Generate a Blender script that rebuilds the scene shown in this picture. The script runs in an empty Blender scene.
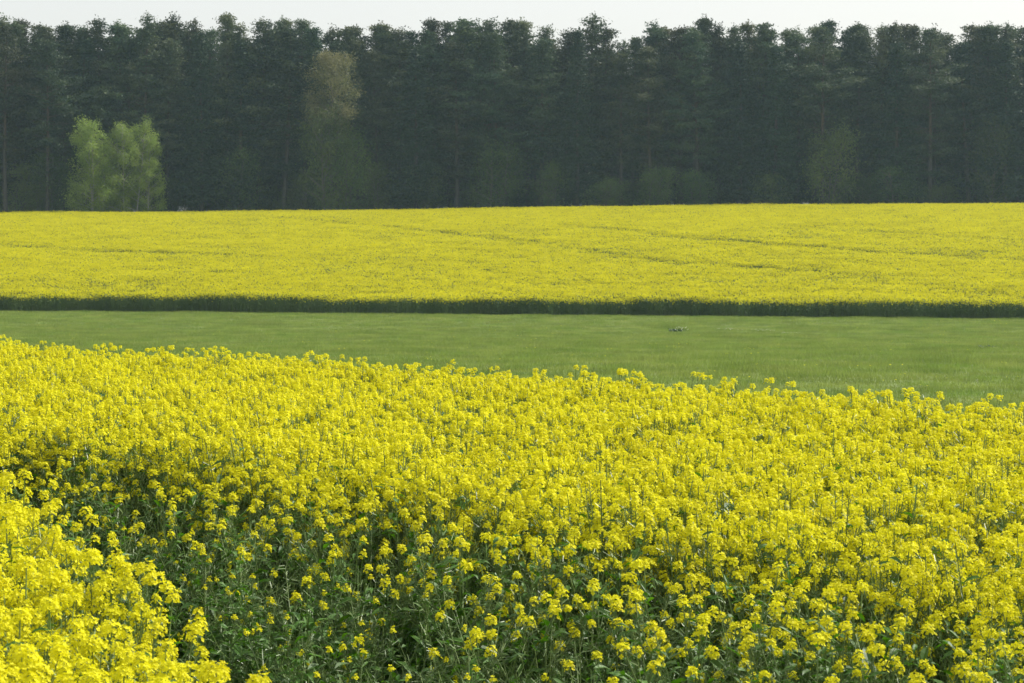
import bpy, math, random
import numpy as np
R = math.radians
# ------------------------------------------------------------ camera, light, exposure
scene = bpy.context.scene
F = 1991.0            # focal length in pixels of the 1024 px wide frame (70 mm on 36 mm)
EYE = 2.6
HORIZON = 246.0
cam_d = bpy.data.cameras.new('camera'); cam = bpy.data.objects.new('camera', cam_d)
scene.collection.objects.link(cam)
cam.location = (0, 0, EYE)
cam.rotation_euler = (R(90) - math.atan((341.5 - HORIZON) / F), 0, 0)
cam_d.lens = 70; cam_d.sensor_width = 36; cam_d.clip_start = 0.1; cam_d.clip_end = 4000
cam_d.dof.use_dof = True; cam_d.dof.focus_distance = 15; cam_d.dof.aperture_fstop = 11
scene.camera = cam
SUN_EL, SUN_AZ = 42.0, 60.0     # azimuth measured clockwise from the view direction (+Y) towards the right
world = bpy.data.worlds.new('World'); scene.world = world; world.use_nodes = True
wn = world.node_tree.nodes; wl = world.node_tree.links
bg = wn['Background']; sky = wn.new('ShaderNodeTexSky'); sky.sky_type = 'NISHITA'
sky.sun_disc = False; sky.sun_elevation = R(SUN_EL); sky.sun_rotation = R(SUN_AZ)
sky.air_density = 1.0; sky.dust_density = 5.0; sky.ozone_density = 1.5
veil = wn.new('ShaderNodeMix'); veil.data_type = 'RGBA'; veil.inputs['Factor'].default_value = 0.6     # thin white cloud veil over the whole sky
veil.inputs['B'].default_value = (5.7, 5.65, 5.35, 1); wl.new(sky.outputs[0], veil.inputs['A']); wl.new(veil.outputs['Result'], bg.inputs[0]); bg.inputs[1].default_value = 0.15
sd = bpy.data.lights.new('sun', 'SUN'); sd.energy = 4.5; sd.angle = R(0.6); sd.color = (1.0, 0.97, 0.90)
sun = bpy.data.objects.new('sun', sd); scene.collection.objects.link(sun)
az, el = R(SUN_AZ), R(SUN_EL)
from mathutils import Vector
to_sun = Vector((math.sin(az) * math.cos(el), math.cos(az) * math.cos(el), math.sin(el)))
sun.rotation_euler = to_sun.to_track_quat('Z', 'Y').to_euler(); sun.location = (60, 40, 80)
vs = scene.view_settings
scene.display_settings.display_device = 'sRGB'
vs.view_transform = 'Standard'; vs.look = 'None'; vs.gamma = 1; vs.use_curve_mapping = False
vs.exposure = 0.36
scene.cycles.max_bounces = 6; scene.cycles.transparent_max_bounces = 8
scene.cycles.volume_bounces = 1
scene.cycles.use_denoising = True

rng = np.random.default_rng(7)
random.seed(7)
COL = scene.collection

# ------------------------------------------------------------ materials
def new_mat(name):
    m = bpy.data.materials.new(name); m.use_nodes = True
    return m, m.node_tree.nodes, m.node_tree.links

def leafy(name, c1, c2, trans=0.3, tcol=None, rough=0.5, scale=None, spec=0.3, vary=0.25, nscale=3.0, hue=0.0):
    """thin leaf or petal: base colour varies with noise and from copy to copy; part of the light passes through"""
    m, n, l = new_mat(name)
    b = n['Principled BSDF']; out = n['Material Output']
    geo = n.new('ShaderNodeNewGeometry'); nz = n.new('ShaderNodeTexNoise'); nz.inputs['Scale'].default_value = nscale
    l.new(geo.outputs['Position'], nz.inputs['Vector'])
    mix = n.new('ShaderNodeMix'); mix.data_type = 'RGBA'
    mix.inputs['A'].default_value = (*c1, 1); mix.inputs['B'].default_value = (*c2, 1)
    mr = n.new('ShaderNodeMapRange'); mr.inputs['From Min'].default_value = 0.3; mr.inputs['From Max'].default_value = 0.7
    l.new(nz.outputs['Fac'], mr.inputs['Value']); l.new(mr.outputs['Result'], mix.inputs['Factor'])
    oi = n.new('ShaderNodeObjectInfo'); hsv = n.new('ShaderNodeHueSaturation')
    mv = n.new('ShaderNodeMapRange'); mv.inputs['To Min'].default_value = 1 - vary; mv.inputs['To Max'].default_value = 1 + vary
    l.new(oi.outputs['Random'], mv.inputs['Value']); l.new(mv.outputs['Result'], hsv.inputs['Value'])
    if hue > 0:
        mh = n.new('ShaderNodeMath'); mh.operation = 'MULTIPLY'; mh.inputs[1].default_value = 7.31; l.new(oi.outputs['Random'], mh.inputs[0])
        fr = n.new('ShaderNodeMath'); fr.operation = 'FRACT'; l.new(mh.outputs[0], fr.inputs[0])
        mh2 = n.new('ShaderNodeMapRange'); mh2.inputs['To Min'].default_value = .5 - hue; mh2.inputs['To Max'].default_value = .5 + hue * .4
        l.new(fr.outputs[0], mh2.inputs['Value']); l.new(mh2.outputs['Result'], hsv.inputs['Hue'])
    l.new(mix.outputs['Result'], hsv.inputs['Color'])
    l.new(hsv.outputs['Color'], b.inputs['Base Color'])
    b.inputs['Roughness'].default_value = rough; b.inputs['Specular IOR Level'].default_value = spec
    if trans > 0:
        t = n.new('ShaderNodeBsdfTranslucent'); ms = n.new('ShaderNodeMixShader'); ms.inputs[0].default_value = trans
        if tcol:
            mm = n.new('ShaderNodeMix'); mm.data_type = 'RGBA'; mm.blend_type = 'MULTIPLY'; mm.inputs['Factor'].default_value = 1
            l.new(hsv.outputs['Color'], mm.inputs['A']); mm.inputs['B'].default_value = (*tcol, 1)
            l.new(mm.outputs['Result'], t.inputs['Color'])
        else:
            l.new(hsv.outputs['Color'], t.inputs['Color'])
        l.new(b.outputs[0], ms.inputs[1]); l.new(t.outputs[0], ms.inputs[2]); l.new(ms.outputs[0], out.inputs['Surface'])
    return m

M = {}
M['petal'] = leafy('petal', (0.76, 0.735, 0.014), (0.71, 0.66, 0.012), 0.38, None, 0.6, spec=0.15, vary=0.06)
M['bud'] = leafy('bud', (0.42, 0.42, 0.04), (0.30, 0.36, 0.05), 0.3, None, 0.6, vary=0.15)
M['rape_stem'] = leafy('rape_stem', (0.10, 0.17, 0.04), (0.16, 0.22, 0.07), 0.0, None, 0.45, spec=0.4, vary=0.25)
M['rape_leaf'] = leafy('rape_leaf', (0.042, 0.115, 0.010), (0.085, 0.175, 0.022), 0.32, (1.1, 1.35, 0.3), 0.52, spec=0.32, vary=0.3, nscale=9)
M['far_petal'] = leafy('far_petal', (0.68, 0.645, 0.012), (0.61, 0.58, 0.014), 0.38, None, 0.6, spec=0.1, vary=0.08, nscale=0.35)
M['far_green'] = leafy('far_green', (0.075, 0.13, 0.035), (0.11, 0.165, 0.05), 0.2, None, 0.6, vary=0.2, nscale=0.8)
M['pine_needles'] = leafy('pine_needles', (0.036, 0.070, 0.036), (0.10, 0.125, 0.058), 0.22, None, 0.6, vary=0.5, nscale=0.35, hue=.07, spec=0.2)
M['spruce_needles'] = leafy('spruce_needles', (0.026, 0.052, 0.026), (0.038, 0.066, 0.030), 0.12, None, 0.6, vary=0.3, nscale=0.5, spec=0.2)
M['birch_leaves'] = leafy('birch_leaves', (0.19, 0.28, 0.05), (0.28, 0.36, 0.07), 0.45, None, 0.5, vary=0.12, nscale=0.5)
M['tan_leaves'] = leafy('tan_leaves', (0.22, 0.20, 0.085), (0.15, 0.17, 0.065), 0.35, None, 0.6, vary=0.1, nscale=0.4)
M['bush_leaves'] = leafy('bush_leaves', (0.06, 0.11, 0.03), (0.13, 0.19, 0.045), 0.38, None, 0.5, vary=0.35, nscale=0.5, hue=.03)
M['grass'] = leafy('grass_blades', (0.15, 0.235, 0.036), (0.25, 0.30, 0.065), 0.42, None, 0.5, vary=0.22, nscale=0.5)
M['white_flower'] = leafy('white_flower', (0.7, 0.7, 0.62), (0.8, 0.8, 0.7), 0.3, None, 0.6, vary=0.05)
M['weed'] = leafy('weed_leaf', (0.035, 0.075, 0.025), (0.05, 0.10, 0.03), 0.2, None, 0.5, vary=0.1, nscale=5)

def bark(name, lo, hi, split):
    m, n, l = new_mat(name); b = n['Principled BSDF']; b.inputs['Roughness'].default_value = 0.85
    tc = n.new('ShaderNodeTexCoord'); sx = n.new('ShaderNodeSeparateXYZ'); l.new(tc.outputs['Object'], sx.inputs[0])
    mr = n.new('ShaderNodeMapRange'); mr.inputs['From Min'].default_value = split - 3; mr.inputs['From Max'].default_value = split + 2
    l.new(sx.outputs['Z'], mr.inputs['Value'])
    mx = n.new('ShaderNodeMix'); mx.data_type = 'RGBA'; mx.inputs['A'].default_value = (*lo, 1); mx.inputs['B'].default_value = (*hi, 1)
    l.new(mr.outputs['Result'], mx.inputs['Factor'])
    nz = n.new('ShaderNodeTexNoise'); nz.inputs['Scale'].default_value = 4; l.new(tc.outputs['Object'], nz.inputs['Vector'])
    m2 = n.new('ShaderNodeMix'); m2.data_type = 'RGBA'; m2.blend_type = 'MULTIPLY'; m2.inputs['Factor'].default_value = 0.7
    l.new(mx.outputs['Result'], m2.inputs['A']); l.new(nz.outputs['Fac'], m2.inputs['B'])
    l.new(m2.outputs['Result'], b.inputs['Base Color'])
    return m
M['pine_bark'] = bark('pine_bark', (0.09, 0.078, 0.066), (0.13, 0.09, 0.062), 10)
M['birch_bark'] = bark('birch_bark', (0.45, 0.44, 0.40), (0.4, 0.38, 0.34), 3)
M['grey_bark'] = bark('grey_bark', (0.16, 0.15, 0.12), (0.18, 0.17, 0.13), 3)

def ground_mat(name, c1, c2, c3, s1, s2, bump=0.3):
    m, n, l = new_mat(name); b = n['Principled BSDF']; b.inputs['Roughness'].default_value = 0.95
    b.inputs['Specular IOR Level'].default_value = 0.15
    geo = n.new('ShaderNodeNewGeometry')
    a = n.new('ShaderNodeTexNoise'); a.inputs['Scale'].default_value = s1; a.inputs['Detail'].default_value = 5
    c = n.new('ShaderNodeTexNoise'); c.inputs['Scale'].default_value = s2; c.inputs['Detail'].default_value = 6
    l.new(geo.outputs['Position'], a.inputs['Vector']); l.new(geo.outputs['Position'], c.inputs['Vector'])
    r1 = n.new('ShaderNodeValToRGB'); r1.color_ramp.elements[0].position = .35; r1.color_ramp.elements[1].position = .65
    r1.color_ramp.elements[0].color = (*c1, 1); r1.color_ramp.elements[1].color = (*c2, 1)
    l.new(a.outputs['Fac'], r1.inputs[0])
    mr = n.new('ShaderNodeMapRange'); mr.inputs['From Min'].default_value = .5; mr.inputs['From Max'].default_value = .7
    l.new(c.outputs['Fac'], mr.inputs['Value'])
    mx = n.new('ShaderNodeMix'); mx.data_type = 'RGBA'; l.new(mr.outputs['Result'], mx.inputs['Factor'])
    l.new(r1.outputs['Color'], mx.inputs['A']); mx.inputs['B'].default_value = (*c3, 1)
    l.new(mx.outputs['Result'], b.inputs['Base Color'])
    bp = n.new('ShaderNodeBump'); bp.inputs['Strength'].default_value = bump; l.new(c.outputs['Fac'], bp.inputs['Height'])
    l.new(bp.outputs[0], b.inputs['Normal'])
    return m
M['soil'] = ground_mat('soil', (0.07, 0.055, 0.038), (0.10, 0.078, 0.052), (0.045, 0.06, 0.022), 3, 14)
M['meadow'] = ground_mat('meadow', (0.10, 0.155, 0.035), (0.14, 0.185, 0.045), (0.18, 0.20, 0.07), 0.12, 2.5)
M['litter'] = ground_mat('litter', (0.06, 0.048, 0.03), (0.05, 0.06, 0.025), (0.035, 0.05, 0.02), 0.3, 2)

# ------------------------------------------------------------ terrain
def sstep(a, b, v):
    t = np.clip((v - a) / (b - a), 0, 1); return t * t * (3 - 2 * t)
def zt(x, y):
    x = np.asarray(x, float); y = np.asarray(y, float)
    low = -2.1 - .0034 * np.clip(x, -60, 60)
    near = low * sstep(15, 118, y) * 1.0
    start = 136.5 - .13 * np.clip(x, -70, 70); t = np.clip((y - start) / (250 - start), 0, 1)
    crest = 6.0 + 0.6 * np.tanh(x / 40)
    rise = (0.62 * t + 0.38 * np.sin(t * math.pi / 2))
    beyond = np.clip((y - 250) / 300, 0, 1)
    return np.where(y < start, near, low + (crest - low) * rise - 0.6 * beyond)
def z1(x, y): return float(zt(x, y))
def px_to_ground(px, py, lift=0.0):
    """where the view ray of a pixel meets the terrain (used once, to survey the place from the photograph)"""
    d = 20.0
    while d < 260:
        if EYE + (HORIZON - py) / F * d <= z1((px - 512) / F * d, d) + lift: break
        d += 0.25
    return (px - 512) / F * d, d

def tag(o, label=None, cat=None, group=None, kind=None):
    if label: o['label'] = label
    if cat: o['category'] = cat
    if group: o['group'] = group
    if kind: o['kind'] = kind
    return o
def link(name, me, parent=None, loc=None):
    o = bpy.data.objects.new(name, me); COL.objects.link(o)
    if parent: o.parent = parent
    if loc is not None: o.location = loc
    return o
def mesh_quads(name, Q, mats, midx=None, smooth=False):
    """Q: (n,4,3) array of separate quads"""
    Q = np.asarray(Q, np.float32); n = len(Q)
    me = bpy.data.meshes.new(name)
    me.vertices.add(n * 4); me.vertices.foreach_set('co', Q.reshape(-1))
    me.loops.add(n * 4); me.loops.foreach_set('vertex_index', np.arange(n * 4, dtype=np.int32))
    me.polygons.add(n); me.polygons.foreach_set('loop_start', np.arange(0, n * 4, 4, dtype=np.int32))
    for m in mats: me.materials.append(m)
    if midx is not None: me.polygons.foreach_set('material_index', np.asarray(midx, np.int32))
    me.update(calc_edges=True); me.validate()
    return me
def sheet(name, xs, ys, dz, mat):
    X, Y = np.meshgrid(xs, ys); Z = zt(X, Y) + dz
    V = np.stack([X, Y, Z], -1).reshape(-1, 3); nx, ny = len(xs), len(ys)
    i = np.arange(nx * ny).reshape(ny, nx)
    Fc = np.stack([i[:-1, :-1], i[:-1, 1:], i[1:, 1:], i[1:, :-1]], -1).reshape(-1, 4)
    me = bpy.data.meshes.new(name); me.from_pydata(V.tolist(), [], Fc.tolist()); me.materials.append(mat)
    me.polygons.foreach_set('use_smooth', [True] * len(me.polygons))
    return tag(link(name, me), kind='structure')

def near_edge_y(x):     # where the near rapeseed field ends, metres from the camera
    return np.interp(x, [-40, -7.2, -3.8, -1.25, .92, 2.7, 4.2, 30], [52, 28.1, 24.3, 21.9, 19.9, 17.8, 15.7, 4.0])
def far_edge_y(x): return 135.0 - 0.13 * x + 0.35 * np.sin(x * .21) + .25 * np.sin(x * .57 + 1)

ys = np.concatenate([np.arange(-60, 120, 3), np.arange(120, 270, 2.0), np.arange(270, 903, 15)])
sheet('ground', np.concatenate([np.arange(-500, -120, 20), np.arange(-120, 121, 3), np.arange(140, 501, 20)]), ys, 0, M['soil'])
# meadow between the two fields, cut to the field edges
def meadow():
    xs = np.arange(-120, 121, 2.0); n = 90
    V = []; 
    for x in xs:
        y0 = float(near_edge_y(x)) - .1; y1 = float(far_edge_y(x)) + 0.2
        for k in range(n):
            y = y0 + (y1 - y0) * k / (n - 1); V.append((x, y, z1(x, y) + .02))
    Fc = [(a * n + k, (a + 1) * n + k, (a + 1) * n + k + 1, a * n + k + 1) for a in range(len(xs) - 1) for k in range(n - 1)]
    me = bpy.data.meshes.new('meadow'); me.from_pydata(V, [], Fc); me.materials.append(M['meadow'])
    me.polygons.foreach_set('use_smooth', [True] * len(me.polygons))
    tag(link('meadow', me), kind='structure')
meadow()
sheet('forest_floor', np.arange(-130, 131, 5.0), np.arange(256, 380, 4.0), 0.03, M['litter'])

# ------------------------------------------------------------ shape helpers (all return (n,4,3) quads)
def unit(v): return v / (np.linalg.norm(v, axis=-1, keepdims=True) + 1e-9)
def frame(nrm):
    nrm = unit(nrm); up = np.where(np.abs(nrm[..., 2:3]) > .9, [1., 0, 0], [0., 0, 1.])
    a = unit(np.cross(nrm, up)); b = np.cross(nrm, a); return a, b
def tube(path, radii, sides=4):
    path = np.asarray(path, float); k = len(path); d = np.gradient(path, axis=0); a, b = frame(d)
    ang = np.arange(sides) * 2 * math.pi / sides
    ring = path[:, None] + (np.cos(ang)[None, :, None] * a[:, None] + np.sin(ang)[None, :, None] * b[:, None]) * np.asarray(radii)[:, None, None]
    nx = np.roll(ring, -1, axis=1)
    return np.stack([ring[:-1], nx[:-1], nx[1:], ring[1:]], 2).reshape(-1, 4, 3)
def kites(c, nrm, L, W, g, cup=0.0):
    """one kite-shaped leaf or petal per centre c, in a random direction across nrm"""
    a, b = frame(nrm); th = g.uniform(0, 2 * math.pi, len(c))[:, None]
    u = a * np.cos(th) + b * np.sin(th); v = np.cross(unit(nrm), u)
    L = np.broadcast_to(L, len(c))[:, None]; W = np.broadcast_to(W, len(c))[:, None]
    n = unit(nrm)
    return np.stack([c, c + u * L * .6 + v * W * .5 + n * L * cup * .4, c + u * L + n * L * cup, c + u * L * .6 - v * W * .5 + n * L * cup * .4], 1)
def rand_dirs(n, g):
    return unit(g.normal(size=(n, 3)))

# ------------------------------------------------------------ rapeseed plant
def flower_head(top, axis, R_, nf, g, L=.0105):
    """dome of four-petalled flowers round a few green buds"""
    ax = unit(np.asarray(axis, float)); a, b = frame(ax[None]); a, b = a[0], b[0]
    u = (np.arange(nf) + .5) / nf; th = np.arange(nf) * 2.399 + g.uniform(0, 6)
    rr = R_ * (.35 + .65 * np.sqrt(u)) * g.uniform(.8, 1.15, nf); hh = R_ * (.75 - 1.35 * u ** 1.8) + g.normal(0, .006, nf)
    out = a * np.cos(th)[:, None] + b * np.sin(th)[:, None]
    c = np.asarray(top) + out * rr[:, None] + ax * hh[:, None]
    n = unit(out * (.35 + .9 * u)[:, None] + ax * (1.0 - .35 * u)[:, None] + g.normal(0, .25, (nf, 3)))
    A, B = frame(n); t0 = g.uniform(0, 1.6, nf); Q = []
    for k in range(4):
        t = (t0 + k * math.pi / 2)[:, None]; uu = A * np.cos(t) + B * np.sin(t); vv = np.cross(n, uu)
        l = L * g.uniform(.85, 1.2, nf)[:, None]; cup = g.uniform(.1, .6, nf)[:, None]
        Q.append(np.stack([c, c + uu * l * .65 + vv * l * .5 + n * l * cup * .5, c + uu * l * 1.05 + n * l * cup, c + uu * l * .65 - vv * l * .5 + n * l * cup * .5], 1))
    P = np.concatenate(Q)
    nb = 5 + int(nf / 6); bc = np.asarray(top) + ax * R_ * .45 + g.normal(0, R_ * .16, (nb, 3))
    Bq = kites(bc, g.normal(size=(nb, 3)), .009, .006, g)
    return P, Bq
def pods(base, top, n, g, ln=.04):
    base = np.asarray(base, float); top = np.asarray(top, float); ax = unit(top - base); a, b = frame(ax[None])
    t = g.uniform(0, 1, n)[:, None]; c = base + (top - base) * t; th = g.uniform(0, 6.28, n)[:, None]
    o = unit(a * np.cos(th) + b * np.sin(th) + ax * .8); w = np.cross(o, rand_dirs(n, g)); w = unit(w) * .0017
    e = c + o * ln * g.uniform(.6, 1.2, n)[:, None]
    return np.stack([c - w, c + w, e + w * .8, e - w * .8], 1)
def leaf(base, d, L, W, g, droop=.5):
    """folded lance-shaped leaf of 2 x 4 quads"""
    d = unit(np.asarray(d, float)); s = unit(np.cross(d, [0, 0, 1.]))
    ts = np.array([0, .25, .5, .78, 1.]); ws = np.array([.15, .8, 1, .65, .03]) * W / 2
    up = np.array([0, 0, 1.]); roll = g.uniform(-.5, .5); s = unit(s + up * roll)
    mid = np.asarray(base) + d * (ts * L)[:, None] - up * (droop * L * ts ** 2)[:, None]
    fold = up * (np.abs(ws) * .35)[:, None] + up * (g.normal(0, .06, 5) * W)[:, None]
    l_ = mid + s * ws[:, None] + fold; r_ = mid - s * ws[:, None] + fold
    return np.concatenate([np.stack([mid[:-1], l_[:-1], l_[1:], mid[1:]], 1), np.stack([r_[:-1], mid[:-1], mid[1:], r_[1:]], 1)])

def plant_parts(H, nbr, head, g, nleaf=10, spread=.14, lean=.06, twigs=4):
    """returns stem, foliage, [flower heads] as quad arrays with material slots; stem slots: 0 stem"""
    ld = g.normal(0, lean, 2); tip = np.array([ld[0], ld[1], H])
    def mainp(t): return np.array([ld[0] * t ** 2, ld[1] * t ** 2, H * t])
    mp = np.array([mainp(t) for t in np.linspace(0, 1, 6)])
    stem = [tube(mp, np.linspace(.0075, .0025, 6))]; heads = []; pod = []
    def put_head(top, ax, s):
        P, B = flower_head(top, ax, .029 * s ** .7, int(29 * s) + 3, g, .0086)
        heads.append((P, B)); ax = unit(np.asarray(ax, float))
        pod.append(pods(np.asarray(top) - ax * (.13 + .1 * s), np.asarray(top) - ax * .04, 9, g))
    put_head(tip, (ld[0], ld[1], 1.), head * g.uniform(.95, 1.2))
    th = g.uniform(0, 6.28)
    for k in range(nbr):
        t = g.uniform(.42, .82); b = mainp(t); th += 2.4 + g.normal(0, .3)
        o = np.array([math.cos(th), math.sin(th), 0.]) * spread * g.uniform(.55, 1.25) * (1.35 - t * .6)
        ztop = H * g.uniform(.80, 1.0) if t > .5 else H * g.uniform(.72, .95)
        e = b + o + np.array([0, 0, max(.1, ztop - b[2])]); m = b + o * .62 + np.array([0, 0, (e[2] - b[2]) * .45])
        bp = np.array([b, m, e]); stem.append(tube(bp, [.004, .003, .0018], 3))
        put_head(e, (e - m) * [.6, .6, 1], head * g.uniform(.45, 1.1))
    for k in range(twigs):        # thin flowerless side shoots with young pods
        t = g.uniform(.4, .85); b = mainp(t); a = g.uniform(0, 6.28); L = g.uniform(.12, .32); o = unit(np.array([math.cos(a), math.sin(a), g.uniform(.6, 2.2)]))
        stem.append(tube([b, b + o * L * .5 + [0, 0, -.01], b + o * L + [0, 0, .03]], [.0028, .002, .0012], 3)); pod.append(pods(b + o * L * .4, b + o * L, 9, g, .045))
    fol = []
    for k in range(nleaf):
        t = g.uniform(.12, .95); b = mainp(t) + g.normal(0, .03, 3) * [1, 1, 0]; a = g.uniform(0, 6.28); big = 1.15 - t
        L = (.045 + .125 * big) * g.uniform(.7, 1.3)
        fol.append(leaf(b, (math.cos(a), math.sin(a), g.uniform(.1, 1.1)), L, L * g.uniform(.20, .38), g, g.uniform(.1, .8)))
    return np.concatenate(stem + pod), np.concatenate(fol), heads

KINDS_ = {}
def make_kind(key, n, Hr, nbr, head, nleaf, spread, lean, seed, twigs=3):
    g = np.random.default_rng(seed); out = []
    for i in range(n):
        out.append(plant_parts(g.uniform(*Hr), int(g.integers(*nbr)), g.uniform(*head), g, int(g.integers(*nleaf)), spread, lean, twigs))
    KINDS_[key] = out
make_kind('full', 10, (1.16, 1.36), (8, 13), (.65, 1.2), (14, 20), .15, .05, 11)
make_kind('corner', 7, (1.16, 1.33), (7, 11), (.8, 1.3), (9, 13), .15, .06, 21)
make_kind('mixed', 7, (1.0, 1.2), (2, 6), (.5, .95), (26, 36), .14, .09, 31, 6)
make_kind('sparse', 8, (.80, 1.10), (0, 2), (.4, .75), (34, 46), .13, .14, 41, 7)
make_kind('green', 6, (.60, .90), (0, 1), (.10, .2), (40, 50), .11, .18, 51, 6)
ORDER = ['full', 'corner', 'mixed', 'sparse', 'green']
TEMPL = {}; sources = bpy.data.collections.new('rapeseed_sources'); base_index = {}; cnt = 0
PM = [M['rape_stem'], M['rape_leaf'], M['petal'], M['bud']]
for key in ORDER:
    base_index[key] = cnt; lst = []
    for i, (st, fo, hd) in enumerate(KINDS_[key]):
        Q = [st, fo]; mi = [np.zeros(len(st)), np.ones(len(fo))]
        for P, B in hd: Q += [P, B]; mi += [np.full(len(P), 2), np.full(len(B), 3)]
        me = mesh_quads('rapeseed_plant_mesh', np.concatenate(Q), PM, np.concatenate(mi))
        so = bpy.data.objects.new('source_%03d' % cnt, me); sources.objects.link(so); cnt += 1
        sm = mesh_quads('stem', st, [M['rape_stem']]); fm = mesh_quads('foliage', fo, [M['rape_leaf']])
        hm = [mesh_quads('flower_head', np.concatenate([P, B]), [M['petal'], M['bud']], np.concatenate([np.zeros(len(P)), np.ones(len(B))])) for P, B in hd]
        lst.append((sm, fm, hm))
    TEMPL[key] = lst

def scatter_object(name, pts, idx, rot, scl, coll, label, cat):
    """one object of kind stuff: a point cloud mesh whose geometry nodes place the plants of an unlinked source collection"""
    me = bpy.data.meshes.new(name); me.vertices.add(len(pts)); me.vertices.foreach_set('co', np.asarray(pts, np.float32).reshape(-1))
    a = me.attributes.new('idx', 'INT', 'POINT'); a.data.foreach_set('value', np.asarray(idx, np.int32))
    a = me.attributes.new('rot', 'FLOAT_VECTOR', 'POINT'); a.data.foreach_set('vector', np.asarray(rot, np.float32).reshape(-1))
    a = me.attributes.new('scl', 'FLOAT_VECTOR', 'POINT'); a.data.foreach_set('vector', np.asarray(scl, np.float32).reshape(-1))
    o = link(name, me); tag(o, label, cat, kind='stuff')
    ng = bpy.data.node_groups.new(name + '_nodes', 'GeometryNodeTree')
    ng.interface.new_socket('Geometry', in_out='INPUT', socket_type='NodeSocketGeometry')
    ng.interface.new_socket('Geometry', in_out='OUTPUT', socket_type='NodeSocketGeometry')
    n, l = ng.nodes, ng.links
    gi = n.new('NodeGroupInput'); go = n.new('NodeGroupOutput'); ip = n.new('GeometryNodeInstanceOnPoints')
    ci = n.new('GeometryNodeCollectionInfo'); ci.inputs['Collection'].default_value = coll
    ci.inputs['Separate Children'].default_value = True; ci.inputs['Reset Children'].default_value = True
    def att(nm, ty):
        q = n.new('GeometryNodeInputNamedAttribute'); q.data_type = ty; q.inputs['Name'].default_value = nm; return q.outputs['Attribute']
    l.new(gi.outputs[0], ip.inputs['Points']); l.new(ci.outputs[0], ip.inputs['Instance']); ip.inputs['Pick Instance'].default_value = True
    l.new(att('idx', 'INT'), ip.inputs['Instance Index'])
    l.new(att('rot', 'FLOAT_VECTOR'), ip.inputs['Rotation']); l.new(att('scl', 'FLOAT_VECTOR'), ip.inputs['Scale'])
    l.new(ip.outputs[0], go.inputs[0])
    md = o.modifiers.new('scatter', 'NODES'); md.node_group = ng
    return o

# value noise for patchiness
_ng = np.random.default_rng(99).uniform(-1, 1, (64, 64))
def vnoise(x, y, s):
    x = np.asarray(x) / s + 1000.3; y = np.asarray(y) / s + 1000.7
    xi, yi = np.floor(x).astype(int), np.floor(y).astype(int); fx, fy = x - xi, y - yi
    fx = fx * fx * (3 - 2 * fx); fy = fy * fy * (3 - 2 * fy)
    q = lambda a, b: _ng[a % 64, b % 64]
    return (q(xi, yi) * (1 - fx) + q(xi + 1, yi) * fx) * (1 - fy) + (q(xi, yi + 1) * (1 - fx) + q(xi + 1, yi + 1) * fx) * fy

def lane(x, y):
    """0 at the near side of the open wheel lane, 1 where the crop beyond it stands at full height"""
    x1 = -3.0 + (y - 11.6) * (-3.0 + .81) / (11.6 - 5.95)
    x2 = -3.6 + (y - 14.1) * (-3.6 - 1.28) / (14.1 - 6.6)
    w = np.maximum(x2 - x1, .35); return (x - x1) / w

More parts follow.
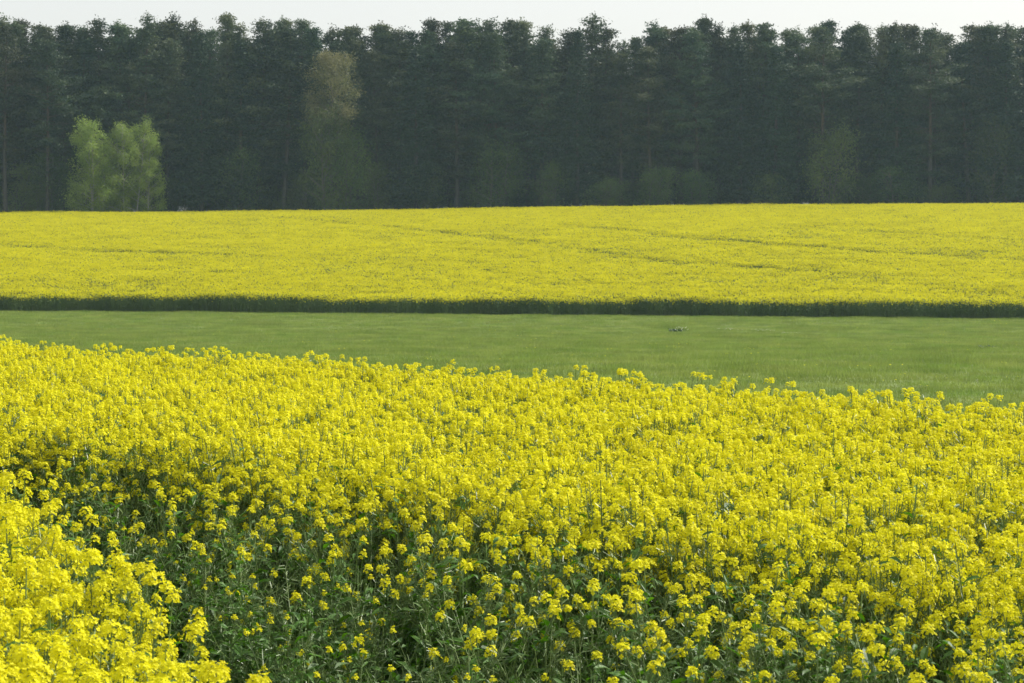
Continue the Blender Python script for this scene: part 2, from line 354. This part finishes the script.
def near_field():
    sp = .165; xs = np.arange(-14, 12, sp); yy = np.arange(3.4, 40, sp)
    X, Y = np.meshgrid(xs, yy); X = X.ravel() + rng.uniform(-.08, .08, X.size); Y = Y.ravel() + rng.uniform(-.08, .08, Y.size)
    ok = (Y < near_edge_y(X) + rng.normal(0, .12, X.size)) & (np.abs(X) < .257 * Y + 1.6)
    X, Y = X[ok], Y[ok]
    ex = rng.uniform(-14, 12, 9000); ey = rng.uniform(10.5, 30, 9000); ok = (ey < near_edge_y(ex)) & (np.abs(ex) < .257 * ey + 1.6) & (lane(ex, ey) > 1.6); X = np.concatenate([X, ex[ok]]); Y = np.concatenate([Y, ey[ok]])   # thicker stand further back
    T = lane(X, Y); fade = sstep(15.5, 12.0, Y)       # the lane closes in the distance
    u = rng.uniform(size=len(X)); key = np.empty(len(X), object); key[:] = 'full'
    key[T < 0] = 'corner'
    Tn = T + .13 * vnoise(X, Y, .55) + .06 * rng.normal(size=len(X))
    mid = (T >= 0)
    key[mid & (Tn < 1.9)] = 'mixed'
    sel = mid & (Tn < 1.5); key[sel] = np.where(u[sel] < .6, 'sparse', 'mixed')
    sel = mid & (Tn < 1.08); key[sel] = np.where(u[sel] < .62, 'green', 'sparse')
    sel = mid & (Tn < .74); key[sel] = 'green'
    far = Y > 16.5; key[far] = 'full'
    far2 = (Y > 13.5) & (Y <= 16.5) & (key != 'full') & (u < .6); key[far2] = 'full'
    drop = mid & (T < .38) & (Y < 15)
    drop |= (vnoise(X, Y, 1.1) < -.72) & (u < .6) & (T > 1)
    keep = ~drop; X, Y, key, T = X[keep], Y[keep], key[keep], T[keep]
    n = len(X); S = rng.uniform(.93, 1.06, n) * (1 + .035 * vnoise(X, Y, 1.6))
    tall = rng.uniform(size=n) < .02; S[tall] *= 1.035
    S *= np.where((T >= .2) & (T < 1.3) & (key == 'mixed'), .95, 1)
    rz = rng.uniform(0, 6.283, n); var = np.array([int(rng.integers(0, len(KINDS_[k]))) for k in key])
    Z = zt(X, Y)
    # the 300 that show largest: nearest ones whose tops come into the frame
    infr = (np.abs(X) < .257 * Y + .05) & (Y * 437 / F > EYE - 1.30 * S)
    order = np.argsort(np.where(infr, Y, 1e9)); near = order[:300]; rest = np.setdiff1d(np.arange(n), near)
    LAB = {'corner': ('rapeseed plant crowded with large yellow flower heads in the dense bottom left clump', 'rapeseed plants of the bottom left clump'),
           'green': ('low leafy rapeseed plant with hardly any flowers beside the dark wheel lane', 'low leafy rapeseed plants along the wheel lane'),
           'sparse': ('leafy green rapeseed plant with few yellow heads in the sparse patch at bottom centre', 'sparse rapeseed plants of the green patch'),
           'mixed': ('half flowering rapeseed plant on the rim between the green patch and the yellow crop', 'half flowering rapeseed plants on the rim of the green patch'),
           'full': ('tall rapeseed plant in full yellow bloom in the dense crop at the bottom right', 'full blooming rapeseed plants at the bottom right')}
    for i in near:
        k = key[i]; sm, fm, hm = TEMPL[k][var[i]]
        e = bpy.data.objects.new('rapeseed_plant', None); COL.objects.link(e); e.empty_display_size = .1
        e.location = (X[i], Y[i], Z[i]); e.rotation_euler = (0, 0, rz[i]); e.scale = (S[i],) * 3
        lab, gr = LAB[k]; tag(e, lab, 'rapeseed plant', gr)
        link('stem', sm, e); link('foliage', fm, e)
        for h in hm: link('flower_head', h, e)
    P = np.stack([X[rest], Y[rest], Z[rest]], 1); m = len(rest)
    rot = np.zeros((m, 3)); rot[:, 2] = rz[rest]; rot[:, :2] = rng.normal(0, .05, (m, 2))
    idx = np.array([base_index[key[j]] for j in rest]) + var[rest]
    scatter_object('rapeseed_crop', P, idx, rot, np.repeat(S[rest][:, None], 3, 1), sources,
                   'dense yellow flowering rapeseed crop filling the foreground', 'rapeseed crop')
    print('near plants', n)
near_field()

# ------------------------------------------------------------ far rapeseed field
def far_patch(g, green, size=1.5, drop=.11):
    nh = int((205, 150, 65)[green]); h = size * .56
    c = np.stack([g.uniform(-h, h, nh), g.uniform(-h, h, nh), 1.34 + g.normal(0, .06, nh) - np.abs(g.normal(0, drop, nh))], 1)
    Q = []
    for k in range(4):
        nn = rand_dirs(nh, g); nn[:, 2] = np.abs(nn[:, 2]) * (.6 + .4 * (k % 2))
        Q.append(kites(c + g.normal(0, .022, c.shape), nn, .075 * g.uniform(.7, 1.2, nh), .055, g))
    pet = np.concatenate(Q)
    ns = 150; sx = np.stack([g.uniform(-h, h, ns), g.uniform(-h, h, ns), np.zeros(ns)], 1)
    d = g.normal(0, .05, (ns, 3)); d[:, 2] = g.uniform(.9, 1.2, ns); w = rand_dirs(ns, g) * .008; w[:, 2] = 0
    st = np.stack([sx - w, sx + w, sx + d + w * .5, sx + d - w * .5], 1)
    nl = 420; lc = np.stack([g.uniform(-h, h, nl), g.uniform(-h, h, nl), 1.30 * g.uniform(0, 1, nl) ** .75], 1)
    lf = kites(lc, rand_dirs(nl, g), .13 * g.uniform(.6, 1.3, nl), .07, g)
    gr = np.concatenate([st, lf])
    return mesh_quads('far_patch', np.concatenate([pet, gr]), [M['far_petal'], M['far_green']], np.concatenate([np.zeros(len(pet)), np.ones(len(gr))]))
fsrc = bpy.data.collections.new('far_sources')
for i in range(8):
    fsrc.objects.link(bpy.data.objects.new('patch_%02d' % i, far_patch(np.random.default_rng(300 + i), [0, 0, 0, 1, 1, 2, 2, 1][i])))
TRACKS = [[(280, 219), (420, 232), (520, 243), (655, 262), (800, 272)], [(0, 246), (70, 250), (150, 254), (260, 258)],
          [(560, 226), (700, 240), (860, 252), (1024, 262)], [(800, 228), (930, 236), (1024, 242)]]
for i in range(8, 11):       # plants of the field edge flower lower down their sides
    fsrc.objects.link(bpy.data.objects.new('patch_%02d' % i, far_patch(np.random.default_rng(300 + i), 0, 1.5, .15)))
def far_field():
    sp = 1.25; X, Y = np.meshgrid(np.arange(-78, 79, sp), np.arange(126, 259, sp))
    X = X.ravel() + rng.uniform(-.35, .35, X.size); Y = Y.ravel() + rng.uniform(-.35, .35, Y.size)
    ok = (Y > far_edge_y(X) + .75 + rng.uniform(-.1, .1, X.size)) & (Y < 257) & (np.abs(X) < .257 * Y + 8)
    X, Y = X[ok], Y[ok]
    ex = np.arange(-50, 51, .9); ey = far_edge_y(ex) + .6 + rng.uniform(-.25, .25, len(ex))     # an even front row along the field edge
    X = np.concatenate([X, ex]); Y = np.concatenate([Y, ey])
    n = len(X); hz = np.ones(n) * rng.uniform(.95, 1.05, n) * (1 + .05 * vnoise(X, Y, 4) + .04 * vnoise(X, Y, 14))
    gi = rng.integers(0, 5, n); edge = np.zeros(n, bool); edge[-len(ex):] = True
    q = vnoise(X, Y, 9) + .7 * vnoise(X, Y, 2.7); gi = np.where(q > .1, gi % 3, gi); gi[q < -.45] = 3; gi[(q < -.7)] = 7; gi[(q < -.5) & (rng.uniform(size=n) < .25)] = 6
    dmin = np.full(n, 99.)
    for tr in TRACKS:
        W = [px_to_ground(a, b, 1.2) for a, b in tr]
        for (ax, ay), (bx, by) in zip(W[:-1], W[1:]):
            dx, dy = bx - ax, by - ay; t = np.clip(((X - ax) * dx + (Y - ay) * dy) / (dx * dx + dy * dy), 0, 1)
            dmin = np.minimum(dmin, np.hypot(X - ax - t * dx, Y - ay - t * dy))
    wgt = np.clip(.75 + .8 * vnoise(X, Y, 9), .2, 1)
    uu = rng.uniform(size=n); wgt = np.clip(.62 + .45 * vnoise(X, Y, 12), .15, 1); low = (dmin < 1.6); hz[low] *= .90; gi[low] = 7; gi[low & (uu < wgt * .5)] = 5
    gi[edge] = rng.integers(8, 11, edge.sum()); hz[edge] *= rng.uniform(.86, 1.0, edge.sum())
    P = np.stack([X, Y, zt(X, Y)], 1); rot = np.zeros((n, 3)); rot[:, 2] = rng.uniform(0, 6.28, n)
    scatter_object('rapeseed_field', P, gi, rot, np.stack([np.ones(n), np.ones(n), hz], 1), fsrc,
                   'distant yellow rapeseed field with a dark green front edge below the forest', 'rapeseed field')
    print('far patches', n)
far_field()

# ------------------------------------------------------------ meadow grass
def grass_patch(g, size=.9, nb=230, hgt=.10, flowers=0):
    h = size * .55; c = np.stack([g.uniform(-h, h, nb), g.uniform(-h, h, nb), np.zeros(nb)], 1)
    w = rand_dirs(nb, g); w[:, 2] = 0; w = unit(w) * .006
    d = g.normal(0, .035, (nb, 3)); d[:, 2] = hgt * g.uniform(.4, 1.3, nb)
    q = np.stack([c - w, c + w, c + d + w * .3, c + d - w * .3], 1)
    mats = [M['grass'], M['petal'] if flowers == 1 else M['white_flower']]; mi = np.zeros(len(q))
    if flowers:
        k = 2 if flowers == 1 else 12; fc = np.stack([g.uniform(-h, h, k), g.uniform(-h, h, k), np.full(k, hgt * 1.1)], 1)
        f = np.concatenate([kites(fc, np.tile([0, -.3, 1.], (k, 1)), .028, .03, g) for _ in range(5)])
        q = np.concatenate([q, f]); mi = np.concatenate([mi, np.ones(len(f))])
    return mesh_quads('grass_patch', q, mats, mi)
gsrc = bpy.data.collections.new('grass_sources')
for i in range(7):
    gsrc.objects.link(bpy.data.objects.new('tuft_%02d' % i, grass_patch(np.random.default_rng(500 + i), hgt=[.08, .10, .12, .09, .11, .10, .10][i], flowers=[0, 0, 0, 0, 0, 1, 2][i])))
def grass_field():
    sp = .8; X, Y = np.meshgrid(np.arange(-46, 46, sp), np.arange(14, 143, sp))
    X = X.ravel() + rng.uniform(-.3, .3, X.size); Y = Y.ravel() + rng.uniform(-.3, .3, Y.size)
    ok = (Y > near_edge_y(X) + .2) & (Y < far_edge_y(X) - .1) & (np.abs(X) < .257 * Y + 4); X, Y = X[ok], Y[ok]; n = len(X)
    u = rng.uniform(size=n); idx = rng.integers(0, 5, n); idx[u < .035] = 5
    wx, wy = px_to_ground(756, 332); idx[(np.hypot(X - wx, (Y - wy) * .3) < 1.9) & (u < .18)] = 6
    rot = np.zeros((n, 3)); rot[:, 2] = rng.uniform(0, 6.28, n)
    s = rng.uniform(.8, 1.2, n) * (1 + .35 * vnoise(X, Y, 3.5)); P = np.stack([X, Y, zt(X, Y) + .01], 1)
    scatter_object('meadow_grass', P, idx, rot, np.stack([np.ones(n), np.ones(n), s], 1), gsrc, 'short green grass of the meadow strip between the two yellow fields', 'grass')
    print('grass', n)
grass_field()

def weed(px, py, wid, hgt, seed, label, pale):
    g = np.random.default_rng(seed); x, y = px_to_ground(px, py)
    e = bpy.data.objects.new('weed_clump', None); COL.objects.link(e); e.location = (x, y, z1(x, y)); tag(e, label, 'weed clump', 'weed clumps in the meadow')
    Q = []
    for k in range(70):
        a = g.uniform(0, 6.28); r = wid * .5 * math.sqrt(g.uniform()); b = (r * math.cos(a), r * math.sin(a) * .8, g.uniform(0, hgt * .6))
        Q.append(leaf(b, (math.cos(a), math.sin(a), g.uniform(.4, 2)), hgt * g.uniform(.5, .9), hgt * .28, g, .5))
    link('foliage', mesh_quads('weed_foliage', np.concatenate(Q), [M['weed']]), e)
    if pale:
        c = np.stack([g.normal(wid * .4, wid * .22, 24), g.normal(0, wid * .2, 24), g.uniform(.5, 1.2, 24) * hgt], 1)
        link('flowers', mesh_quads('weed_flowers', np.concatenate([kites(c, rand_dirs(24, g), .03, .03, g) for _ in range(3)]), [M['white_flower']]), e)
weed(677, 333, .8, .28, 1, 'small dark weed clump with pale flowers alone in the meadow strip right of centre', True)
weed(988, 349, .8, .18, 2, 'low dark green weed tuft in the meadow strip near the right edge', False)

# ------------------------------------------------------------ trees
def limb_path(b, d, L, sag, g, k=4):
    t = np.linspace(0, 1, k)[:, None]; d = unit(np.asarray(d, float))
    return np.asarray(b) + d * L * t + np.array([0, 0, 1.]) * (sag * L * t ** 2) + g.normal(0, .04 * L, (k, 3)) * t
def pine_mesh(seed, H=24., bare=.42, rad=2.7, pointed=.5, dens=1.0):
    g = np.random.default_rng(seed); lean = g.normal(0, .25, 2)
    def tp(z): t = z / H; return np.array([lean[0] * t + .25 * math.sin(3 * t + seed), lean[1] * t, z])
    zs = np.linspace(0, H * .97, 9); trunk = [tube([tp(z) for z in zs], np.linspace(.24, .04, 9), 7)]; fol = []
    z = H * bare * .45
    while z < H * .985:
        t = (z - H * bare) / (H * (1 - bare)); dead = (t < 0 and g.uniform() < .45) or (t < .18 and g.uniform() < .2)
        if t < 0: prof = .55
        else: prof = (.8 + .5 * t if t < .4 else (1 - (t - .4) / .6) ** (pointed + .42) * .96 + .04)
        for k in range(int(g.integers(2, 5))):
            if g.uniform() < .12: continue
            a = g.uniform(0, 6.28); L = max(.22, rad * prof * g.uniform(.5, 1.3))
            lift = g.uniform(.0, .45) + 1.1 * max(t, 0) ** 3
            p = limb_path(tp(z), (math.cos(a), math.sin(a), lift), L, g.uniform(-.12, .12), g); r0 = .035 + .02 * L / 3
            trunk.append(tube(p, np.linspace(r0, .012, 4), 3))
            if dead: continue
            nc = max(2, int(L * 1.8 * dens))
            for c in range(nc):
                s = .35 + .65 * (c + g.uniform()) / nc; q = p[0] + (p[-1] - p[0]) * s + g.normal(0, .22, 3) * [1, 1, .6]
                m = int(34 * dens); off = g.normal(0, 1, (m, 3)) * [.32, .32, .12]
                n = rand_dirs(m, g) + [0, 0, .6]
                fol.append(kites(q + off, n, .30 * g.uniform(.6, 1.3, m), .13 * g.uniform(.7, 1.3, m), g, .3))
        z += g.uniform(.30, .58) * (1.1 - .35 * max(t, 0))
    # leader shoots
    for k in range(9):
        u = g.uniform(0, 1); q = tp(H * (.87 + .14 * u)) + g.normal(0, .12 + .55 * (1 - u), 3) * [1, 1, .3]; m = 18
        fol.append(kites(q + g.normal(0, 1, (m, 3)) * [.11, .11, .26], rand_dirs(m, g), .26, .11, g, .3))
    return np.concatenate(trunk), np.concatenate(fol)
def spruce_mesh(seed, H=22.):
    g = np.random.default_rng(seed)
    trunk = [tube([(0, 0, z) for z in np.linspace(0, H * .98, 6)], np.linspace(.22, .03, 6), 6)]; fol = []; z = H * .12
    while z < H * .99:
        t = z / H
        for k in range(6):
            a = g.uniform(0, 6.28); L = (.25 + 2.7 * (1 - t) ** .8) * g.uniform(.7, 1.15); p = limb_path((0, 0, z), (math.cos(a), math.sin(a), .1), L, -.15, g)
            trunk.append(tube(p, np.linspace(.03, .008, 4), 3)); m = int(14 + 26 * L)
            s = g.uniform(.15, 1, (m, 1)); q = p[0] + (p[-1] - p[0]) * s + g.normal(0, 1, (m, 3)) * [.16, .16, .12]
            fol.append(kites(q, rand_dirs(m, g) + [0, 0, .5], .28, .12, g, -.3))
        z += .42
    return np.concatenate(trunk), np.concatenate(fol)
def broad_mesh(seed, H=11., W=5., base=.12, leafs=.16, n=9000, weep=.3, stems=1, spread=.36, low=False):
    """broad-leaved tree: forking limbs, leaves spread in uneven clumps round the limb ends"""
    g = np.random.default_rng(seed); trunk = []; fol = []; tips = []
    for s in range(stems):
        b0 = np.array([g.normal(0, .25 * stems), g.normal(0, .2 * stems), 0]) if stems > 1 else np.zeros(3)
        top = b0 * 2.0 + np.array([g.normal(0, .3), g.normal(0, .3), H * g.uniform(.86, 1.0)])
        tt = np.linspace(0, 1, 8)[:, None]; P = b0 + (top - b0) * tt + g.normal(0, .08, (8, 3)) * tt
        trunk.append(tube(P, np.linspace(.16 / math.sqrt(stems), .02, 8), 6))
        nl = int(44 / math.sqrt(stems))
        for k in range(nl):
            t = base + (.98 - base) * (k + g.uniform()) / nl; i = t * 7; j = min(6, int(i)); b = P[j] + (P[j + 1] - P[j]) * (i - j)
            q_ = (t - base) / (1 - base); prof = math.sin(math.pi * min(.97, (q_ * .80 + .2)) ** .95) ** .6
            if low: prof = (.55 + 1.8 * q_ if q_ < .25 else ((1 - q_) / .75) ** .6)
            a = g.uniform(0, 6.28); L = W * .5 * prof * g.uniform(.55, 1.12) + .3
            p = limb_path(b, (math.cos(a), math.sin(a), .35 + .9 * t), L, -weep * .3, g); trunk.append(tube(p, np.linspace(.045, .01, 4), 3))
            for s_ in (.45, .7, .88, 1.0): tips.append(p[0] + (p[-1] - p[0]) * s_ + g.normal(0, .18, 3))
    tips = np.array(tips); w = g.uniform(.15, 1.6, len(tips)) ** 1.5; w /= w.sum()
    pick = g.choice(len(tips), n, p=w); off = g.normal(0, 1, (n, 3)) * [spread, spread, spread * .8]; off[:, 2] -= weep * np.abs(g.normal(0, .7, n))
    c = tips[pick] + off; c[:, 2] = np.maximum(c[:, 2], .15)
    fol.append(kites(c, rand_dirs(n, g) + [0, 0, .4], leafs * g.uniform(.7, 1.3, n), leafs * .7, g))
    return np.concatenate(trunk), np.concatenate(fol)

def tree_master(trunk_q, crown_q, bark_m, leaf_m):
    return (mesh_quads('trunk', trunk_q, [bark_m]), mesh_quads('crown', crown_q, [leaf_m]))
TREE_N = 0
def put_tree(name, meshes, x, y, label, cat, group=None, s=1., rz=None, sw=None, lift=0.0):
    e = bpy.data.objects.new(name, None); COL.objects.link(e); e.empty_display_size = 1
    e.location = (x, y, z1(x, y) + .02 + lift); e.rotation_euler = (0, 0, rng.uniform(0, 6.28) if rz is None else rz); sw = sw or s; e.scale = (sw, sw, s)
    tag(e, label, cat, group); link('trunk', meshes[0], e); link('crown', meshes[1], e); return e
def top_height(px, ytop, d):
    x = (px - 512) / F * d; return EYE + (HORIZON - ytop) / F * d - z1(x, d)

PINES = [(24., tree_master(*pine_mesh(60 + i, 24., [.40, .32, .46, .36, .28, .42, .34, .50, .38][i], [3.3, 2.8, 3.6, 3.1, 3.4, 2.8, 3.8, 3.4, 3.0][i], [.5, .75, .45, .6, .85, .7, .5, .4, .9][i]), M['pine_bark'], M['pine_needles'])) for i in range(9)]
SPR = [(22., tree_master(*spruce_mesh(90 + i), M['pine_bark'], M['spruce_needles'])) for i in range(3)]

SKY = [(7, 18), (25, 20), (48, 24), (68, 27), (86, 26), (104, 20), (121, 24), (147, 15), (163, 22), (176, 17), (193, 20), (210, 28), (227, 14), (244, 24), (260, 21), (284, 20), (303, 22),
       (320, 27), (334, 29), (347, 28), (358, 25), (374, 26), (400, 28), (416, 32), (432, 19), (446, 24), (458, 19), (476, 24), (490, 19), (506, 20), (528, 22), (548, 26), (564, 32), (588, 16), (605, 31),
       (632, 37), (653, 24), (665, 28), (679, 26), (700, 20), (718, 24), (733, 27), (747, 24), (764, 26), (779, 29), (794, 30), (814, 26), (833, 19), (849, 27), (862, 25), (877, 27), (893, 25), (904, 27), (917, 24),
       (931, 29), (944, 34), (975, 24), (987, 27), (999, 25), (1012, 29), (1024, 27)]
ORD = ['first', 'second', 'third', 'fourth', 'fifth', 'sixth', 'seventh', 'eighth', 'ninth', 'tenth', 'eleventh', 'twelfth']
UNIQ = {588: 'dark pine with a broad pyramid-shaped top just left of the deep skyline notch',
        227: 'tallest dark broad-topped pine on the skyline left of the tan-leaved tree',
        833: 'pine with a pointed top rising highest on the right-hand part of the forest skyline',
        975: 'ragged flat-topped pine just right of the small skyline notch near the right edge',
        147: 'slender tall pine rising right above the pale green birches'}
LM = [(-30, 'left edge of the picture'), (227, 'tallest broad-topped pine left of the tan-leaved tree'), (588, 'pyramid-topped pine beside the skyline notch'), (833, 'highest pointed pine on the right-hand skyline'), (1060, 'right edge of the picture')]
def skyline_label(px, short=False):
    if px in UNIQ: return {588: 'pyramid-topped pine beside the skyline notch', 227: 'tallest broad-topped pine left of the tan-leaved tree', 833: 'highest pointed pine on the right-hand skyline', 975: 'ragged flat-topped pine near the right edge', 147: 'slender pine right above the pale birches'}[px] if short else UNIQ[px]
    best = None
    for lx, nm in LM:
        between = [p for p, _ in SKY if min(lx, px) < p < max(lx, px)]
        if best is None or len(between) < best[0]: best = (len(between), lx, nm)
    k, lx, nm = best; side = 'from' if 'edge' in nm else ('right of' if px > lx else 'left of')
    return '%s skyline pine %s the %s' % (ORD[min(k, 11)], side, nm.replace(' left of the tan-leaved tree', '') if short else nm)
for i, (px, yt) in enumerate(SKY):
    d = 262 + (0 if px < 160 else 3) + random.uniform(0, 5); h = top_height(px, yt + 1.5, d)
    if yt == 19 or px in (147, 227, 588, 193, 833): H, me = PINES[[1, 4, 8][i % 3]]
    else: H, me = PINES[i % 9]
    if px == 588: me = PINES[4][1]
    put_tree('pine_tree', me, (px - 512) / F * d, d, skyline_label(px), 'pine tree', 'pines forming the forest skyline', s=h / H, sw=h / H * (1.7 if px == 588 else random.uniform(1.05, 1.6)))
# rows behind and between the skyline trees
nrow = 0
for row in range(8):
    d0 = 263 + row * 5.2; step = 5.2 if row < 4 else 6.0; half = .257 * d0 + (10 if row < 5 else 6); x = -half + random.uniform(0, 3)
    while x < half:
        d = d0 + random.uniform(-2, 2); px = 512 + x * F / d
        cap = 38 if row else 46
        yt = np.interp(px, [p for p, _ in SKY], [q for _, q in SKY]) + random.uniform(7, cap) * .6
        if 605 < px < 632 or 950 < px < 968: yt = max(yt, 43)
        if 628 > px > 596: yt = max(yt, 40)
        h = top_height(px, yt, d) * (1 if row < 2 else .96); H, me = PINES[random.randrange(9)] if random.random() < (.75 if row < 2 else .35) else SPR[random.randrange(3)]
        deep = row > 2
        put_tree('pine_tree' if me not in [q[1] for q in SPR] else 'spruce_tree', me, x, d,
                 'dark conifer deep inside the forest, seen only through gaps between front trees' if deep else 'lower conifer behind ' + skyline_label(min(SKY, key=lambda q: abs(q[0] - px))[0], True),
                 'conifer tree', 'conifers deep inside the forest' if deep else 'shorter conifers in the front rows', s=h / H, sw=h / H * random.uniform(1.15, 1.6))
        x += step * random.uniform(.75, 1.2); nrow += 1
print('rows', nrow)

# broad-leaved trees
b1 = tree_master(*broad_mesh(1, 11.5, 8.0, .03, .15, 20000, .35, 3, .34, True), M['birch_bark'], M['birch_leaves'])
b2 = tree_master(*broad_mesh(2, 11.5, 6.4, .03, .15, 14000, .35, 2, .34, True), M['birch_bark'], M['birch_leaves'])
def at_px(px, d): return (px - 512) / F * d
for px, yt, d, me, w, lab in [(95, 118, 253.5, b2, 1.25, 'slender pale green birch forming the left top of the birch group at the forest edge'),
                              (121, 118, 253.5, b1, 1.02, 'broad pale green birch in the middle of the birch group at the forest edge'),
                              (148, 131, 254.0, b2, .85, 'narrow yellow-green birch at the right edge of the birch group, against the dark forest'),
                              (104, 142, 252.5, b2, 1.3, 'lower pale green birch standing in front of the taller birches')]:
    h = top_height(px, yt, d); put_tree('birch_tree', me, at_px(px, d), d, lab, 'birch tree', 'pale birches at the forest edge', s=h / 11.3, sw=w)
t1 = tree_master(*broad_mesh(5, 22., 8.0, .50, .18, 13000, .3, 1, .5), M['grey_bark'], M['tan_leaves'])
d = 259.5; put_tree('birch_tree', t1, at_px(330, d), d, 'tall tan-leaved birch with fresh olive brown foliage among the dark pines', 'birch tree', s=top_height(330, 46, d) / 22., sw=1.15)
BUSH = [tree_master(*broad_mesh(20 + i, 8., [6., 7.5, 5.][i], .05, .18, 7000, .3, 3, .5, i == 1), M['grey_bark'], M['bush_leaves']) for i in range(3)]
U = [(322, 104, 8, 'dull green broad-leaved tree standing under the tan-leaved birch crown'), (345, 128, 7, 'lower green tree right under the tan-leaved birch'), (492, 138, 8.5, 'round fresh green tree low in the forest edge at the middle'), (548, 160, 5, 'small green tree just right of the round fresh green tree'),
     (822, 128, 7, 'tall thin green tree in the forest edge below the highest right-hand pine'), (898, 165, 7, 'green undergrowth tree in the right-hand forest edge'),
     (985, 112, 7, 'yellowish green tree near the right edge of the forest'), (930, 185, 5, 'small green bush at the foot of the forest on the right'),
     (765, 172, 6, 'green bush at the foot of the forest right of the middle'), (700, 170, 6, 'low dark green bush left of the bush at the right-of-middle forest foot'),
     (420, 165, 6, 'dull green undergrowth tree left of the round fresh green tree'), (375, 160, 6, 'dark green undergrowth tree right of the tan-leaved birch foot'),
     (300, 170, 5, 'small bush at the forest foot left of the tan-leaved birch'), (235, 150, 6, 'dull green undergrowth tree under the tallest left-hand pine'),
     (185, 175, 5, 'low bush between the pale birches and the tallest left-hand pine'), (60, 150, 7, 'fresh green bush tree left of the pale birches'),
     (82, 172, 5, 'low green bush directly left of the pale birches at the field edge'), (18, 160, 6, 'green bush tree at the left end of the forest edge'), (38, 178, 5, 'low green bush second from the left end of the forest edge'),
     (600, 180, 6, 'low dark bush under the pyramid-topped pine'), (650, 165, 6, 'dark green undergrowth tree below the skyline notch'), (865, 178, 5, 'small bush left of the green undergrowth tree on the right')]
for k in range(64):
    d = 268 + 9 * (k % 4) + random.uniform(-2, 2); x = -78 + 156 * ((k * .618) % 1)
    put_tree('undergrowth_tree', BUSH[k % 3], x, d, 'dark bush tree in the deep shade between the forest trunks', 'bush tree', 'shaded undergrowth inside the forest', s=random.uniform(.45, .9), sw=random.uniform(1.1, 1.6))
for i, (px, yt, w, lab) in enumerate(U):
    d = (259 if 310 < px < 350 else 260 + random.uniform(0, 3)) if px > 165 else 256.5 + random.uniform(0, 2)
    h = top_height(px, yt, d); put_tree('undergrowth_tree', BUSH[i % 3], at_px(px, d), d, lab, 'bush tree', 'green undergrowth trees at the forest edge', s=h / 8., sw=w / 6.)
# pines standing forward at the left end, trunks showing down to the crop
for px, yt, me, lab in [(9, 30, 7, 'forward-standing pine with a thick bare trunk at the left end of the forest'), (50, 40, 2, 'forward-standing pine with a thin bare trunk left of the pale birches'), (-22, 26, 0, 'large pine at the very left end of the forest, mostly outside the picture')]:
    d = 255.5; h = top_height(px, yt, d); H, m_ = PINES[me]
    put_tree('pine_tree', m_, at_px(px, d), d, lab, 'pine tree', 'forward pines at the left end', s=h / H, sw=h / H * 1.2)

# ------------------------------------------------------------ air
def haze():
    x0, x1, y0, y1, z0, z1_ = -505, 505, -65, 905, -3.2, 42
    V = [(x, y, z) for z in (z0, z1_) for y in (y0, y1) for x in (x0, x1)]
    Fc = [(0, 2, 3, 1), (4, 5, 7, 6), (0, 1, 5, 4), (2, 6, 7, 3), (0, 4, 6, 2), (1, 3, 7, 5)]
    me = bpy.data.meshes.new('haze'); me.from_pydata(V, [], Fc)
    m, n, l = new_mat('haze'); n.remove(n['Principled BSDF']); pv = n.new('ShaderNodeVolumePrincipled')
    pv.inputs['Color'].default_value = (.60, .85, 1, 1); pv.inputs['Density'].default_value = .00018; pv.inputs['Anisotropy'].default_value = .2
    l.new(pv.outputs[0], n['Material Output'].inputs['Volume']); me.materials.append(m)
    tag(link('haze', me), 'thin pale daylight haze over fields and forest', 'haze', kind='stuff')
haze()
